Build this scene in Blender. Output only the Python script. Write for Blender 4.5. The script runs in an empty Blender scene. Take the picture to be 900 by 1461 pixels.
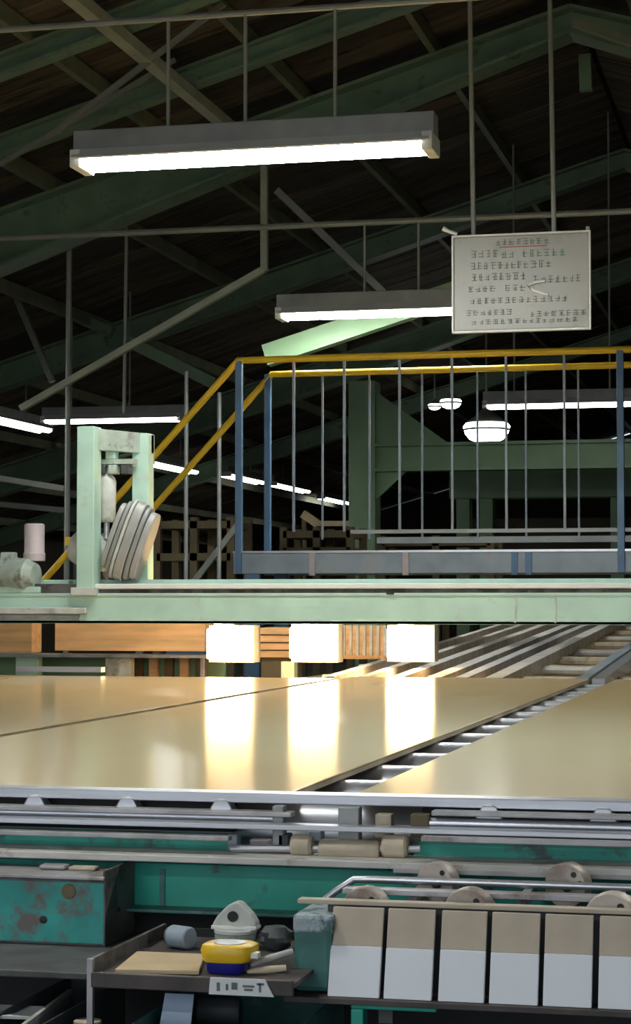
import bpy, math, random
from mathutils import Vector as V
random.seed(7)
sc = bpy.context.scene
col = sc.collection
PI = math.pi

# ------------------------------------------------------------------ camera
YAW, PITCH, FPX = math.radians(13.3), math.radians(2.5), 2900.0
CAM = V((0, 0, 1.25))
cd = bpy.data.cameras.new('camera'); cam = bpy.data.objects.new('camera', cd); col.objects.link(cam)
cam.location = CAM; cam.rotation_euler = (PI/2 + PITCH, 0, YAW)
cd.sensor_fit = 'HORIZONTAL'; cd.sensor_width = 36; cd.lens = FPX/900*36
cd.clip_start = .05; cd.clip_end = 200
sc.camera = cam
# ------------------------------------------------------------------ daylight from the open gable behind the camera
w = bpy.data.worlds.new('world'); sc.world = w; w.use_nodes = True
bg = w.node_tree.nodes['Background']
bg.inputs[0].default_value = (.80, .90, 1.0, 1); bg.inputs[1].default_value = 1.3
# ------------------------------------------------------------------ exposure
vs = sc.view_settings
vs.view_transform = 'Standard'; vs.look = 'None'; vs.gamma = 1; vs.use_curve_mapping = False
vs.exposure = 0.2
TUBE = 78.0      # strength of the fluorescent tubes
HALO = 32.0      # strength of the work lamps

# ------------------------------------------------------------------ measuring helpers (a photo pixel on a known plane -> metres)
Fw = V((-math.sin(YAW)*math.cos(PITCH), math.cos(YAW)*math.cos(PITCH), math.sin(PITCH)))
Rt = V((math.cos(YAW), math.sin(YAW), 0)); Up = Rt.cross(Fw)
def ray(x, y): return Fw + Rt*((x-450)/FPX) + Up*((730.5-y)/FPX)
def at(x, y, Y): d = ray(x, y); return CAM + d*(Y/d.y)
def atz(x, y, z): d = ray(x, y); return CAM + d*((z-CAM.z)/d.z)

# ------------------------------------------------------------------ materials
MATS = {}
def mat(name, c, rough=.6, metal=0., var=.15, scale=8., bump=.0, spots=None, spot_amt=.5, spot_scale=6., emit=None, strength=0, coat=0., spec=.5, stretch=None, vary=0):
    if name in MATS: return MATS[name]
    m = bpy.data.materials.new(name); m.use_nodes = True; nt = m.node_tree; N = nt.nodes; L = nt.links
    b = N['Principled BSDF']
    b.inputs['Roughness'].default_value = rough; b.inputs['Metallic'].default_value = metal
    b.inputs['Specular IOR Level'].default_value = spec
    b.inputs['Coat Weight'].default_value = coat; b.inputs['Coat Roughness'].default_value = .12
    if emit:
        b.inputs['Base Color'].default_value = (*c, 1)
        b.inputs['Emission Color'].default_value = (*emit, 1); b.inputs['Emission Strength'].default_value = strength
        MATS[name] = m; return m
    tc = N.new('ShaderNodeTexCoord'); src = tc.outputs['Object']
    if stretch:
        mp = N.new('ShaderNodeMapping'); mp.inputs['Scale'].default_value = stretch
        L.new(src, mp.inputs[0]); src = mp.outputs[0]
    n1 = N.new('ShaderNodeTexNoise'); n1.inputs['Scale'].default_value = scale; n1.inputs['Detail'].default_value = 6
    L.new(src, n1.inputs['Vector'])
    mr = N.new('ShaderNodeMapRange'); mr.inputs[1].default_value = .3; mr.inputs[2].default_value = .7
    mr.inputs[3].default_value = 1-var; mr.inputs[4].default_value = 1+var
    L.new(n1.outputs[0], mr.inputs[0])
    mx = N.new('ShaderNodeVectorMath'); mx.operation = 'SCALE'; mx.inputs[0].default_value = c
    L.new(mr.outputs[0], mx.inputs['Scale'])
    out = mx.outputs[0]
    if vary:
        oi = N.new('ShaderNodeObjectInfo'); vr = N.new('ShaderNodeMapRange'); vr.inputs[3].default_value = 1-vary; vr.inputs[4].default_value = 1+vary
        L.new(oi.outputs['Random'], vr.inputs[0])
        m2 = N.new('ShaderNodeVectorMath'); m2.operation = 'SCALE'; L.new(out, m2.inputs[0]); L.new(vr.outputs[0], m2.inputs['Scale']); out = m2.outputs[0]
    if spots:
        n2 = N.new('ShaderNodeTexNoise'); n2.inputs['Scale'].default_value = spot_scale; n2.inputs['Detail'].default_value = 8; n2.inputs['Roughness'].default_value = .65
        L.new(src, n2.inputs['Vector'])
        r2 = N.new('ShaderNodeMapRange'); r2.inputs[1].default_value = 1-spot_amt-.05; r2.inputs[2].default_value = 1-spot_amt+.05
        L.new(n2.outputs[0], r2.inputs[0])
        mc = N.new('ShaderNodeMix'); mc.data_type = 'RGBA'
        L.new(r2.outputs[0], mc.inputs[0]); L.new(out, mc.inputs[6]); mc.inputs[7].default_value = (*spots, 1)
        out = mc.outputs[2]
    L.new(out, b.inputs['Base Color'])
    if bump:
        bp = N.new('ShaderNodeBump'); bp.inputs['Strength'].default_value = bump; bp.inputs['Distance'].default_value = .004
        L.new(n1.outputs[0], bp.inputs['Height']); L.new(bp.outputs[0], b.inputs['Normal'])
    MATS[name] = m; return m

M_mint   = mat('mint_paint', (.49, .69, .58), .45, var=.12, scale=5, spots=(.50,.58,.50), spot_amt=.36, spot_scale=9)
M_roofgr = mat('roof_green_paint', (.20, .30, .19), .55, var=.2, scale=3, spots=(.12,.16,.10), spot_amt=.38)
M_pale   = mat('pale_angle_paint', (.52, .54, .40), .6, var=.15, scale=4)
M_purlin = mat('purlin_paint', (.23, .25, .15), .6, var=.2, scale=4)
M_framegr= mat('frame_green_paint', (.26, .40, .23), .5, var=.15, scale=3)
M_teal   = mat('teal_paint', (.02, .36, .27), .42, var=.25, scale=9, spots=(.05,.10,.09), spot_amt=.40, spot_scale=14)
M_tealrust=mat('rusty_teal_paint', (.03, .32, .28), .5, var=.25, scale=14, spots=(.15,.12,.11), spot_amt=.46, spot_scale=17, bump=.3)
M_tealdk = mat('dark_teal_paint', (.05, .17, .15), .5, var=.3, scale=20, spots=(.16,.24,.25), spot_amt=.36, spot_scale=12)
M_worn   = mat('worn_steel_plate', (.15, .135, .13), .55, .3, var=.4, scale=20, spots=(.07,.05,.045), spot_amt=.45, spot_scale=12, bump=.3)
M_ledge  = mat('dark_ledge_steel', (.085, .082, .08), .55, .2, var=.4, scale=16, bump=.2)  # darker steel for the ledge of the box
M_steel  = mat('brushed_steel', (.62, .62, .66), .32, .75, var=.12, scale=12, stretch=(.6,6,6))
M_steeld = mat('dull_steel', (.42, .40, .40), .45, .6, var=.25, scale=14, spots=(.2,.15,.13), spot_amt=.36)
M_dusty  = mat('dusty_steel', (.56, .53, .49), .5, .2, var=.2, scale=10, spots=(.34,.29,.25), spot_amt=.38, spot_scale=16)
M_galv   = mat('galvanised_steel', (.33, .34, .33), .5, .3, var=.15, scale=8)
M_pipe   = mat('grey_conduit', (.30, .31, .27), .5, .2, var=.15, scale=5)
M_yellow = mat('yellow_paint', (.85, .53, .02), .45, var=.12, scale=6)
M_blue   = mat('blue_paint', (.10, .19, .32), .5, var=.2, scale=6)
M_bluegr = mat('blue_grey_paint', (.30, .36, .42), .5, var=.2, scale=5, spots=(.36,.34,.32), spot_amt=.40, spot_scale=5)
M_board  = mat('beige_board_face', (.78, .56, .27), .14, var=.05, scale=2.2, spec=.33, stretch=(1,.25,1))
M_boarde = mat('beige_board_edge', (.62, .53, .38), .7, var=.1, scale=30)
M_wood   = mat('brown_roof_board', (.12, .092, .057), .8, var=.4, scale=3, stretch=(1,7,1), spots=(.04,.03,.02), spot_amt=.42, spot_scale=1.2, vary=.45)
M_orange = mat('lamp_warmed_wood', (.90, .54, .26), .5, var=.2, scale=4, stretch=(1,8,8))  # warm lamp light put into the wood colour
M_ply    = mat('plywood_offcut', (.62, .47, .28), .7, var=.12, scale=14)
M_black  = mat('black_parts_and_shade', (.02, .02, .02), .7, var=.2)  # black of small parts, also painted in for shade behind and beneath
M_dark   = mat('dark_grey_plastic', (.06, .065, .07), .55, var=.3, scale=20)
M_darkwd = mat('dark_brown_tray', (.07, .055, .05), .6, var=.35, scale=18)
M_white  = mat('white_enamel', (.78, .78, .74), .45, var=.06, scale=8)
M_offw   = mat('dirty_white_casting', (.58, .58, .54), .55, var=.2, scale=16, spots=(.30,.29,.26), spot_amt=.38)
M_sample = mat('sample_tile_white', (.78, .80, .84), .5, var=.03, scale=10)
M_tan    = mat('sample_tile_tan', (.53, .44, .34), .7, var=.1, scale=16)
M_paper  = mat('white_paper', (.75, .76, .76), .8, var=.05)
M_bluep  = mat('pale_blue_paper', (.45, .55, .70), .7, var=.1)
M_ink    = mat('grey_ink', (.16, .165, .15), .8, var=.3, scale=60)
M_red    = mat('red_ink', (.45, .12, .10), .8, var=.1)
M_greenk = mat('green_ink', (.10, .26, .16), .8, var=.1)
M_sign   = mat('sign_enamel', (.40, .40, .365), .4, var=.06, scale=5, spots=(.35,.35,.315), spot_amt=.42, spot_scale=6)
M_ytape  = mat('yellow_plastic', (.86, .52, .02), .35, var=.06)
M_btape  = mat('dark_blue_plastic', (.01, .015, .22), .4, var=.1)
M_motor  = mat('grey_green_motor_paint', (.36, .42, .36), .5, var=.25, scale=12, spots=(.22,.22,.19), spot_amt=.42, spot_scale=14)
M_pink   = mat('pinkish_grey_paint', (.52, .44, .45), .5, var=.1, scale=8)
M_drum   = mat('grey_ribbed_metal', (.45, .44, .42), .45, .3, var=.15, scale=8)
M_roller = mat('worn_roller_rubber', (.50, .42, .31), .6, var=.25, scale=22, spots=(.25,.20,.15), spot_amt=.38)
M_wheel  = mat('wheel_casting', (.50, .43, .37), .5, .25, var=.25, scale=24, spots=(.26,.2,.17), spot_amt=.4)
M_floor  = mat('concrete_floor', (.07, .066, .06), .8, var=.2, scale=1.5)
M_wall   = mat('dark_corrugated_wall', (.075, .062, .045), .8, var=.35, scale=.8)
M_brownm = mat('brown_machine_paint', (.16, .12, .06), .7, var=.35, scale=3)
M_tube   = mat('fluorescent_tube', (.9,.9,.9), emit=(.95, 1., .97), strength=TUBE)
M_tubed  = mat('fluorescent_tube_far', (.9,.9,.9), emit=(.98, 1., .95), strength=9.0)
M_tubem  = mat('fluorescent_tube_middle', (.9,.9,.9), emit=(.98, 1., .95), strength=14.0)
M_halo   = mat('halogen_glass', (.9,.9,.9), emit=(1., .66, .30), strength=HALO)

# ------------------------------------------------------------------ mesh builder
ROOTLOC = {}
class MB:
    def __init__(s): s.v = []; s.f = []
    def add(s, vs, fs):
        o = len(s.v); s.v += [tuple(p) for p in vs]; s.f += [tuple(i+o for i in f) for f in fs]; return s
    def box(s, a, b):
        x0,x1 = sorted((a[0],b[0])); y0,y1 = sorted((a[1],b[1])); z0,z1 = sorted((a[2],b[2]))
        return s.add([(x0,y0,z0),(x1,y0,z0),(x1,y1,z0),(x0,y1,z0),(x0,y0,z1),(x1,y0,z1),(x1,y1,z1),(x0,y1,z1)],
                     [(0,3,2,1),(4,5,6,7),(0,1,5,4),(1,2,6,5),(2,3,7,6),(3,0,4,7)])
    def bar(s, p, q, wd, h, up=(0,0,1)):      # rectangular bar from p to q, wd across, h along up
        p, q = V(p), V(q); d = (q-p).normalized(); u = V(up)
        if abs(d.dot(u)) > .98: u = V((0,1,0))
        sd = d.cross(u).normalized(); u = sd.cross(d).normalized()
        vs = []
        for e in (p, q):
            for a, b in ((-1,-1),(1,-1),(1,1),(-1,1)): vs.append(e + sd*(a*wd/2) + u*(b*h/2))
        return s.add(vs, [(0,1,2,3),(7,6,5,4),(0,4,5,1),(1,5,6,2),(2,6,7,3),(3,7,4,0)])
    def tube(s, pts, r, n=10, caps=True):
        pts = [V(p) for p in pts]; rings = []
        for i, p in enumerate(pts):
            d = (pts[min(i+1,len(pts)-1)] - pts[max(i-1,0)]).normalized()
            u = V((0,0,1)) if abs(d.z) < .95 else V((0,1,0))
            a = d.cross(u).normalized(); b = d.cross(a).normalized()
            rr = r[i] if isinstance(r, (list,tuple)) else r
            rings.append([p + a*(rr*math.cos(2*PI*k/n)) + b*(rr*math.sin(2*PI*k/n)) for k in range(n)])
        vs = [v for g in rings for v in g]; fs = []
        for i in range(len(pts)-1):
            for k in range(n): fs.append((i*n+k, i*n+(k+1)%n, (i+1)*n+(k+1)%n, (i+1)*n+k))
        if caps: fs.append(tuple(range(n-1,-1,-1))); fs.append(tuple((len(pts)-1)*n+k for k in range(n)))
        return s.add(vs, fs)
    def lathe(s, c, axis, prof, n=24):        # prof: (distance along axis, radius)
        ax = V(axis).normalized(); c = V(c)
        return s.tube_axis([c + ax*t for t, _ in prof], [max(r, 1e-4) for _, r in prof], ax, n)
    def tube_axis(s, pts, rs, d, n):
        u = V((0,0,1)) if abs(d.z) < .95 else V((0,1,0))
        a = d.cross(u).normalized(); b = d.cross(a).normalized()
        vs = [p + a*(r*math.cos(2*PI*k/n)) + b*(r*math.sin(2*PI*k/n)) for p, r in zip(pts, rs) for k in range(n)]
        fs = []
        for i in range(len(pts)-1):
            for k in range(n): fs.append((i*n+k, (i+1)*n+k, (i+1)*n+(k+1)%n, i*n+(k+1)%n))
        fs.append(tuple(range(n))); fs.append(tuple((len(pts)-1)*n+k for k in range(n-1,-1,-1)))
        return s.add(vs, fs)
    def prism(s, pts, off):                   # polygon of 3D points extruded by off
        n = len(pts); off = V(off); vs = [V(p) for p in pts] + [V(p)+off for p in pts]
        fs = [tuple(range(n)), tuple(range(2*n-1, n-1, -1))]
        for i in range(n): fs.append((i, n+i, n+(i+1)%n, (i+1)%n))
        return s.add(vs, fs)
    def build(s, name, m, parent=None, bevel=0, smooth=False, origin=None):
        L = ROOTLOC.get(parent.name, V((0,0,0))) if parent else (V(origin) if origin else V((0,0,0)))
        me = bpy.data.meshes.new(name); me.from_pydata([V(v)-L for v in s.v], [], s.f); me.materials.append(m)
        import bmesh as _b
        bm = _b.new(); bm.from_mesh(me); _b.ops.recalc_face_normals(bm, faces=bm.faces); bm.to_mesh(me); bm.free()
        o = bpy.data.objects.new(name, me); col.objects.link(o)
        if parent: o.parent = parent
        elif origin: o.location = L
        ROOTLOC[o.name] = L
        if smooth:
            for p in me.polygons: p.use_smooth = True
            try: me.set_sharp_from_angle(angle=math.radians(40))
            except Exception: pass
        if bevel:
            md = o.modifiers.new('bevel', 'BEVEL'); md.width = bevel; md.segments = 2; md.limit_method = 'ANGLE'
        return o
def tag(o, label, cat=None, group=None, kind=None):
    if label: o['label'] = label
    if cat: o['category'] = cat
    if group: o['group'] = group
    if kind: o['kind'] = kind
    return o
def thing(name, label, cat, loc, group=None):
    o = bpy.data.objects.new(name, None); col.objects.link(o); o.location = loc; o.empty_display_size = .1
    ROOTLOC[o.name] = V(loc); return tag(o, label, cat, group)
def copy_tree(o, loc, label, parent=None):
    c = o.copy(); col.objects.link(c)
    if parent: c.parent = parent
    else:
        c.location = loc; c['label'] = label
    for ch in list(o.children): copy_tree(ch, None, None, c)
    return c
def bpx(x0, y0, x1, y1, Y, depth):
    """box whose front face (plane Y) spans the photo pixels given"""
    ym = (y0+y1)/2; xm = (x0+x1)/2
    return (at(x0,ym,Y).x, Y, at(xm,y1,Y).z), (at(x1,ym,Y).x, Y+depth, at(xm,y0,Y).z)
def boxpx(*a): return MB().box(*bpx(*a))

# ================================================================== THE HALL
XR, ZR, SL = -1.46, 5.41, .295               # ridge line and roof slope
XL, XRT, Y0, Y1 = -12.0, 9.08, -3.0, 44.0
def roofz(X): return ZR - SL*abs(X-XR)
tag(MB().box((XL-1, Y0-8, -.2), (XRT+1, Y1+.3, 0)).build('floor', M_floor), None, kind='structure')
tag(MB().box((XL-.2, Y0, 0), (XL, Y1, roofz(XL)+.05)).build('wall_left', M_wall), None, kind='structure')
tag(MB().box((XRT, Y0, 0), (XRT+.2, Y1, roofz(XRT)+.05)).build('wall_right', M_wall), None, kind='structure')
tag(MB().prism([(XL-.2,Y1,0),(XRT+.2,Y1,0),(XRT+.2,Y1,roofz(XRT)),(XR,Y1,ZR),(XL-.2,Y1,roofz(XL))], (0,.2,0)).build('wall_back', M_wall), None, kind='structure')
m = MB()
m.box((XL-.2,Y0-.2,0),(-5.5,Y0,3.2)); m.box((4.0,Y0-.2,0),(XRT+.2,Y0,3.2))
m.prism([(XL-.2,Y0-.2,3.2),(XRT+.2,Y0-.2,3.2),(XR,Y0-.2,ZR+.06)],(0,.2,0))  # unseen wall, closed above the doorway to keep sky light off the roof
tag(m.build('wall_front', M_wall), None, kind='structure')
m = MB()
for xe in (XL-.3, XRT+.3):
    m.prism([(xe,Y0,roofz(xe)+.06),(XR,Y0,ZR+.06),(XR,Y0,ZR+.14),(xe,Y0,roofz(xe)+.14)], (0,Y1-Y0+.3,0))
ceil = tag(m.build('ceiling', M_wall), None, kind='structure')
# roof boards laid up the slope
bw = .30
def board_mesh(side):
    xe = XL+.1 if side < 0 else XRT-.1
    x1 = XR - .02 if side < 0 else XR + .02
    me = MB().prism([(xe,0,roofz(xe)),(x1,0,ZR),(x1,0,ZR+.04),(xe,0,roofz(xe)+.04)], (0,bw-.022,0))
    return me
for side in (-1, 1):
    first = None
    for k in range(112):
        y = 8.0 + k*bw
        if first is None:
            first = board_mesh(side).build('roof_board', M_wood, ceil); o = first
        else:
            o = first.copy(); col.objects.link(o); o.parent = ceil
        o.location = (0, y, random.uniform(0, .018))
# purlins under the boards
for X, hw in [(-2.4,.025),(-3.33,.025),(-4.28,.025)] + [(-5.2-1.24*k,.03) for k in range(6)] + [(XR+.45+1.08*k,.03) for k in range(9)]:
    z = roofz(X)
    MB().box((X-hw, 4, z-.11), (X+hw, Y1, z-.003)).build('purlin', M_purlin, ceil)

# green rafters
def rafter(Y, depth_e, depth_r, fl, label, both=True, mt=None, wide=.2):
    mt = mt or M_roofgr
    r = thing('roof_rafter', label, 'rafter', (XR, Y, 0) if False else (XL+.1, Y, 0), 'green roof rafters')
    for side in ((-1, 1) if both else (-1,)):
        xe = XL+.05 if side < 0 else XRT-.05
        def dz(X):
            t = min(1, abs(X-XR)/4.2); return depth_r + (depth_e-depth_r)*t
        xs = [xe, XR-4.2*(-side if side>0 else 1) if False else XR+side*4.2, XR]
        top = [(x, Y-.006, roofz(x)-.112) for x in xs]; bot = [(x, Y-.006, roofz(x)-.112-dz(x)) for x in xs]
        MB().prism(top + bot[::-1], (0,.012,0)).build('web', mt, r)
        m = MB()
        for a, b in zip(xs[:-1], xs[1:]):
            m.bar((a,Y,roofz(a)-.118), (b,Y,roofz(b)-.118), wide, fl)
        m.build('top_flange', mt, r)
        m = MB()
        for a, b in zip(xs[:-1], xs[1:]):
            m.bar((a,Y,roofz(a)-.112-dz(a)), (b,Y,roofz(b)-.112-dz(b)), wide, fl)
        m.build('bottom_flange', mt, r)
        MB().box((xe-.1*(-side)-.1, Y-.1, 0), (xe-.1*(-side)+.1, Y+.1, roofz(xe)-.2)).build('column', mt, r)
    return r
rafter(10.95, .12, .12, .02, 'slim green roof rafter crossing the very top left corner', wide=.12)
rafter(12.25, .13, .13, .02, 'slim green roof rafter behind the corner one, above the nearest lamp', wide=.12)
rafter(13.8, .42, .18, .025, 'deep green steel rafter rising behind the nearest fluorescent lamp to the ridge', wide=.26)
rafter(18.3, .25, .16, .02, 'dark green rafter behind the tall deep one, mostly in shadow')
rafter(23.6, .34, .2, .02, 'green rafter lit pale behind the lamp beside the sign board', wide=.26)
rafter(28.5, .25, .16, .02, 'farthest dim green rafter seen over the yellow handrails')

# ================================================================== FLUORESCENT FITTINGS
def hanging_lamp(x, y, z, alongY, label, L=1.25, rods=(-.42,.42), rod_top=None, tube_mat=None, big=True, tr=.019):
    """fitting: z is the tube height; built along X, or along Y"""
    t = thing('fluorescent_lamp', label, 'lamp', (x, y, z), 'hanging fluorescent lamps')
    def T(u, v, h): return (x+v, y+u, z+h) if alongY else (x+u, y+v, z+h)
    def ext(prof, u0, u1): return MB().prism([T(u0, v, h) for v, h in prof], V(T(u1,0,0))-V(T(u0,0,0)))
    h = L/2
    ext([(-.045,.135),(.045,.135),(.05,.05),(-.05,.05)], -h, h).build('housing', M_galv, t, bevel=.004)
    ext([(-.05,.062),(-.105,.020),(-.10,.015),(-.045,.052),(.045,.052),(.10,.015),(.105,.020),(.05,.062)], -h+.01, h-.01).build('reflector', M_white, t)
    for v in (-.05, .05):
        MB().tube([T(-h+.045,v,.012), T(h-.045,v,.012)], tr, 10).build('tube', tube_mat or M_tube, t, smooth=True)
    for u in (-h+.02, h-.02):
        m = MB(); m.box(T(u-.02,-.085,-.012), T(u+.02,.085,.055)); m.build('lamp_holder', M_white if u < 0 else M_offw, t, bevel=.004)
    for u in rods:
        zt = rod_top if rod_top else roofz(T(u,0,0)[0]) - .05
        MB().tube([T(u,0,.13), (T(u,0,0)[0], T(u,0,0)[1], zt)], .0075 if big else .009, 6).build('hanger_rod', M_pipe, t)
    for u in (-h*.62, h*.05, h*.6):
        MB().box(T(u-.012,-.01,-.014), T(u+.012,.01,.01)).build('clip', M_steel, t)
    return t
ZL = 2.88
PIPE = 3.43
A = at(110,240,7.2); B = at(622,205,7.2)
hanging_lamp((A.x+B.x)/2, 7.2, ZL, False, 'nearest and largest fluorescent lamp, hanging at the upper left', L=(B.x-A.x),
             rods=[at(px,100,7.2).x-(A.x+B.x)/2 for px in (240,350,478)], rod_top=PIPE)
A2 = at(397,460,11.4)
hanging_lamp(A2.x+.66, 11.4, ZL+.01, False, 'fluorescent lamp whose right end is behind the sign board', L=1.32,
             rods=[at(px,370,11.4).x-(A2.x+.66) for px in (520,597)], rod_top=PIPE)
A3 = at(62,608,17.5); B3 = at(262,590,17.5)
hanging_lamp((A3.x+B3.x)/2, 17.5, ZL, False, 'fluorescent lamp hanging just above the mint green portal frame', L=B3.x-A3.x,
             rods=(-.4,.16), big=False, tube_mat=M_tubem, tr=.026)
A9 = at(690,582,17); 
hanging_lamp(A9.x+.66, 17, ZL, False, 'fluorescent lamp at the right edge seen through the balusters', L=1.32, rods=(-.4,.4), big=False, tube_mat=M_tubem, tr=.026)
# the row running away beside the left aisle
for px, py, Y, lab in ((15,604,18.5,'fluorescent lamp cut off by the left edge, first of the receding row'),
                       (244,668,24.2,'fluorescent lamp of the receding row just right of the portal frame'),
                       (347,684,28,'fluorescent lamp of the receding row behind the first blue handrail post'),
                       (413,697,32,'fluorescent lamp of the receding row right of the second blue post'),
                       (477,715,38,'farthest small fluorescent lamp of the receding row, left of the green column')):
    p = at(px, py, Y)
    hanging_lamp(p.x, Y, p.z, True, lab, L=1.9 if Y < 30 else 2.3, rods=(-.4,.4), big=False, tube_mat=M_tubed, tr=.036)  # tubes made thicker to stand for their bloom
# unseen lamps added to light boards, foreground and left roof, carrying the rows on
for X, Y, al, lab in ((-1.9,2.7,False,'added fluorescent lamp above the picture, over the sample tiles'), (-1.9,-1.2,False,'added fluorescent lamp above the picture, behind the photographer'),
                      (.9,4.9,False,'added fluorescent lamp above the picture, over the right end of the roller table'),
                      (-7.5,13.6,True,'added fluorescent lamp continuing the left aisle row, just outside the left edge'), (-7.5,9.0,True,'added fluorescent lamp continuing the left aisle row, left of the gantry')):
    hanging_lamp(X, Y, ZL, al, lab, L=1.3, rods=(-.42,.42))
# pipes the lamps hang from
for Y, lab in ((7.2,'grey conduit pipe the nearest fluorescent lamp hangs from'),(11.4,'grey conduit pipe crossing behind the sign board rods')):
    r = thing('conduit_pipe', lab, 'pipe', (XL, Y, PIPE))
    MB().tube([(-7.9,Y,PIPE),(6,Y,PIPE)], .018 if Y > 8 else .012, 8).build('pipe', M_pipe, r, smooth=True)
    for X in ((-7.5,-4.9,.5,4) if Y < 8 else (-7.3,.6,4)):
        MB().tube([(X,Y,PIPE),(X,Y,roofz(X)-.05)], .012, 6).build('drop_rod', M_pipe, r)

# light bracing below the roof
Xp = -3.70; zp = roofz(Xp)
o = MB().box((Xp-.04,7.0,zp-.335),(Xp+.04,13.66,zp-.265)).build('bracing_bar', M_pale, origin=(Xp,7.0,zp-.335)); tag(o, 'pale olive bar running back under the slim rafters at the top left', 'bar')
def brace(p, q, wd, h, name, label, cat='brace', m=None):
    o = MB().bar(p, q, wd, h).build(name, m or M_pale, origin=p); return tag(o, label, cat)
o = MB().bar(at(380,508,12.0), at(668,412,12.0), .1, .13)  .build('knee_beam', M_framegr, origin=at(380,508,12.0)); tag(o, 'pale lit green beam slanting up behind the lamp beside the sign board', 'beam')
Yb = 13.55
brace(at(377,190,Yb), at(377,386,Yb), .045, .045, 'truss_post', 'pale green angle post dropping from the deep rafter', 'post')
brace(at(377,384,Yb), at(30,583,Yb), .05, .045, 'truss_brace', 'long pale brace slanting down to the left from the angle post')
brace(at(395,272,Yb+.1), at(548,418,Yb+.1), .05, .05, 'truss_brace', 'thin brace slanting down right towards the sign board lamp', m=M_pipe)
brace(at(15,405,16.5), at(75,545,16.5), .05, .05, 'truss_brace', 'short steep brace at the left edge above the lamps', m=M_pipe)
brace(at(185,488,16.8), at(305,547,16.8), .08, .1, 'truss_brace', 'dark green strut slanting down right above the yellow handrail', m=M_roofgr)
brace(at(10,408,18.0), at(160,475,18.0), .08, .1, 'truss_brace', 'dark green strut slanting down right at the left edge', m=M_roofgr)
brace(at(80,188,11.3), at(320,5,11.3), .03, .03, 'truss_brace', 'thin rod brace crossing the lamp hangers at the top', m=M_pipe)
brace(at(0,235,11.6), at(250,85,11.6), .025, .025, 'truss_brace', 'thin rod brace left of the lamp hangers', m=M_pipe)
for px, y0, y1, r, lab in ((99,352,700,.022,'vertical grey pipe left of the mint portal frame'), (181,325,590,.014,'thin vertical pipe above the mint portal frame')):
    a = at(px,y0,14.1); b = at(px-4,y1,14.1)
    top = roofz(a.x)-.15
    MBt = MB().tube([(a.x,14.1,top),(b.x,14.1,b.z if y1 < 600 else 0)], r, 8)
    tag(MBt.build('vertical_pipe', M_pipe, origin=(b.x,14.1,0), smooth=True), lab, 'pipe')
for y0,y1,Y,lab in ((681,697,20,'thin pale steel rail at the left edge below the lamps'), (722,728,21,'lower thin pale rail at the left edge')):
    brace(at(-60,y0-8,Y), at(92,y1,Y), .04, .06, 'wall_rail', lab, 'rail', M_pipe)
# dark hip beam on the right
brace(at(818,32,12.9), at(905,62,12.9), .08, .05, 'ridge_strut', 'pale edged strut at the top right corner', 'strut', M_purlin)
brace(at(834,78,15), at(836,130,15), .09, .06, 'ridge_post', 'short dim green post under the ridge at the right', 'post', M_framegr)

# ================================================================== SIGN BOARD
YS = 9.0
a, b = bpx(647,335,840,470,YS,.02)
sg = thing('sign_board', 'pale grey notice board hanging from two rods, with handwritten lines', 'sign', ((a[0]+b[0])/2, YS, a[2]))
MB().box(a, b).build('panel', M_sign, sg, bevel=.006)
fr = MB(); e = .008
fr.box((a[0]-e,YS-.006,a[2]-e),(b[0]+e,YS+.026,a[2])); fr.box((a[0]-e,YS-.006,b[2]),(b[0]+e,YS+.026,b[2]+e))
fr.box((a[0]-e,YS-.006,a[2]),(a[0],YS+.026,b[2])); fr.box((b[0],YS-.006,a[2]),(b[0]+e,YS+.026,b[2]))
fr.build('frame', M_white, sg)
for px in (675,790):
    p = at(px,335,YS)
    MB().tube([(p.x,YS+.01,p.z),(p.x-.03,YS+.01,roofz(p.x)-.05)], .011, 8).build('hanger_rod', M_pipe, sg, smooth=True)
p = at(838,323,YS); MB().box((p.x-.008,YS,p.z-.03),(p.x+.008,YS+.015,p.z)).build('corner_lug', M_pipe, sg)
q = at(632,326,YS); q2 = at(652,334,YS)
MB().tube([q,at(640,330,YS),q2], [.012,.008,.008], 8).build('hook', M_white, sg, smooth=True)
def glyphs(x0, x1, zc, h, Y, m, parent, name, wglyph, dens=1.0, lw=.0035, skip=.06):
    """a line of small brush-like strokes standing for writing too blurred to read"""
    mb = MB(); x = x0
    while x < x1:
        gw = wglyph*random.uniform(.8,1.1)
        if random.random() > skip:
            for k in range(random.choice((2,3))):
                zz = zc + h*(-.38 + .38*k) + random.uniform(-.05,.05)*h
                mb.box((x+gw*random.uniform(0,.2),Y-.0015,zz-lw/2),(x+gw*random.uniform(.65,.95),Y+.001,zz+lw/2))
            for k in range(random.choice((1,2))):
                xx = x+gw*random.uniform(.2,.7)
                mb.box((xx-lw/2,Y-.0015,zc-h*.45),(xx+lw/2,Y+.001,zc+h*random.uniform(.2,.5)))
        x += gw*1.12
    return mb.build(name, m, parent)
def srow(xa, xb, y, m, h=11, dens=1):
    p0 = at(xa,y,YS); p1 = at(xb,y,YS); glyphs(p0.x,p1.x,p0.z,h/FPX*9.2,YS,m,sg,'writing_line',.03*dens, lw=.003)
srow(706,782,346,M_ink,9); srow(672,704,363,M_ink); srow(714,805,363,M_greenk)
u0 = at(712,353,YS); u1 = at(780,353,YS); MB().box((u0.x,YS-.0015,u0.z-.002),(u1.x,YS+.001,u0.z+.002)).build('red_underline', M_red, sg)
srow(671,782,380,M_ink); srow(673,745,396,M_ink); srow(760,828,399,M_ink)
srow(668,745,413,M_ink,9); srow(670,812,430,M_ink,9); srow(665,725,447,M_ink,8); srow(755,828,448,M_ink,8); srow(672,820,460,M_ink,7)
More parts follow.
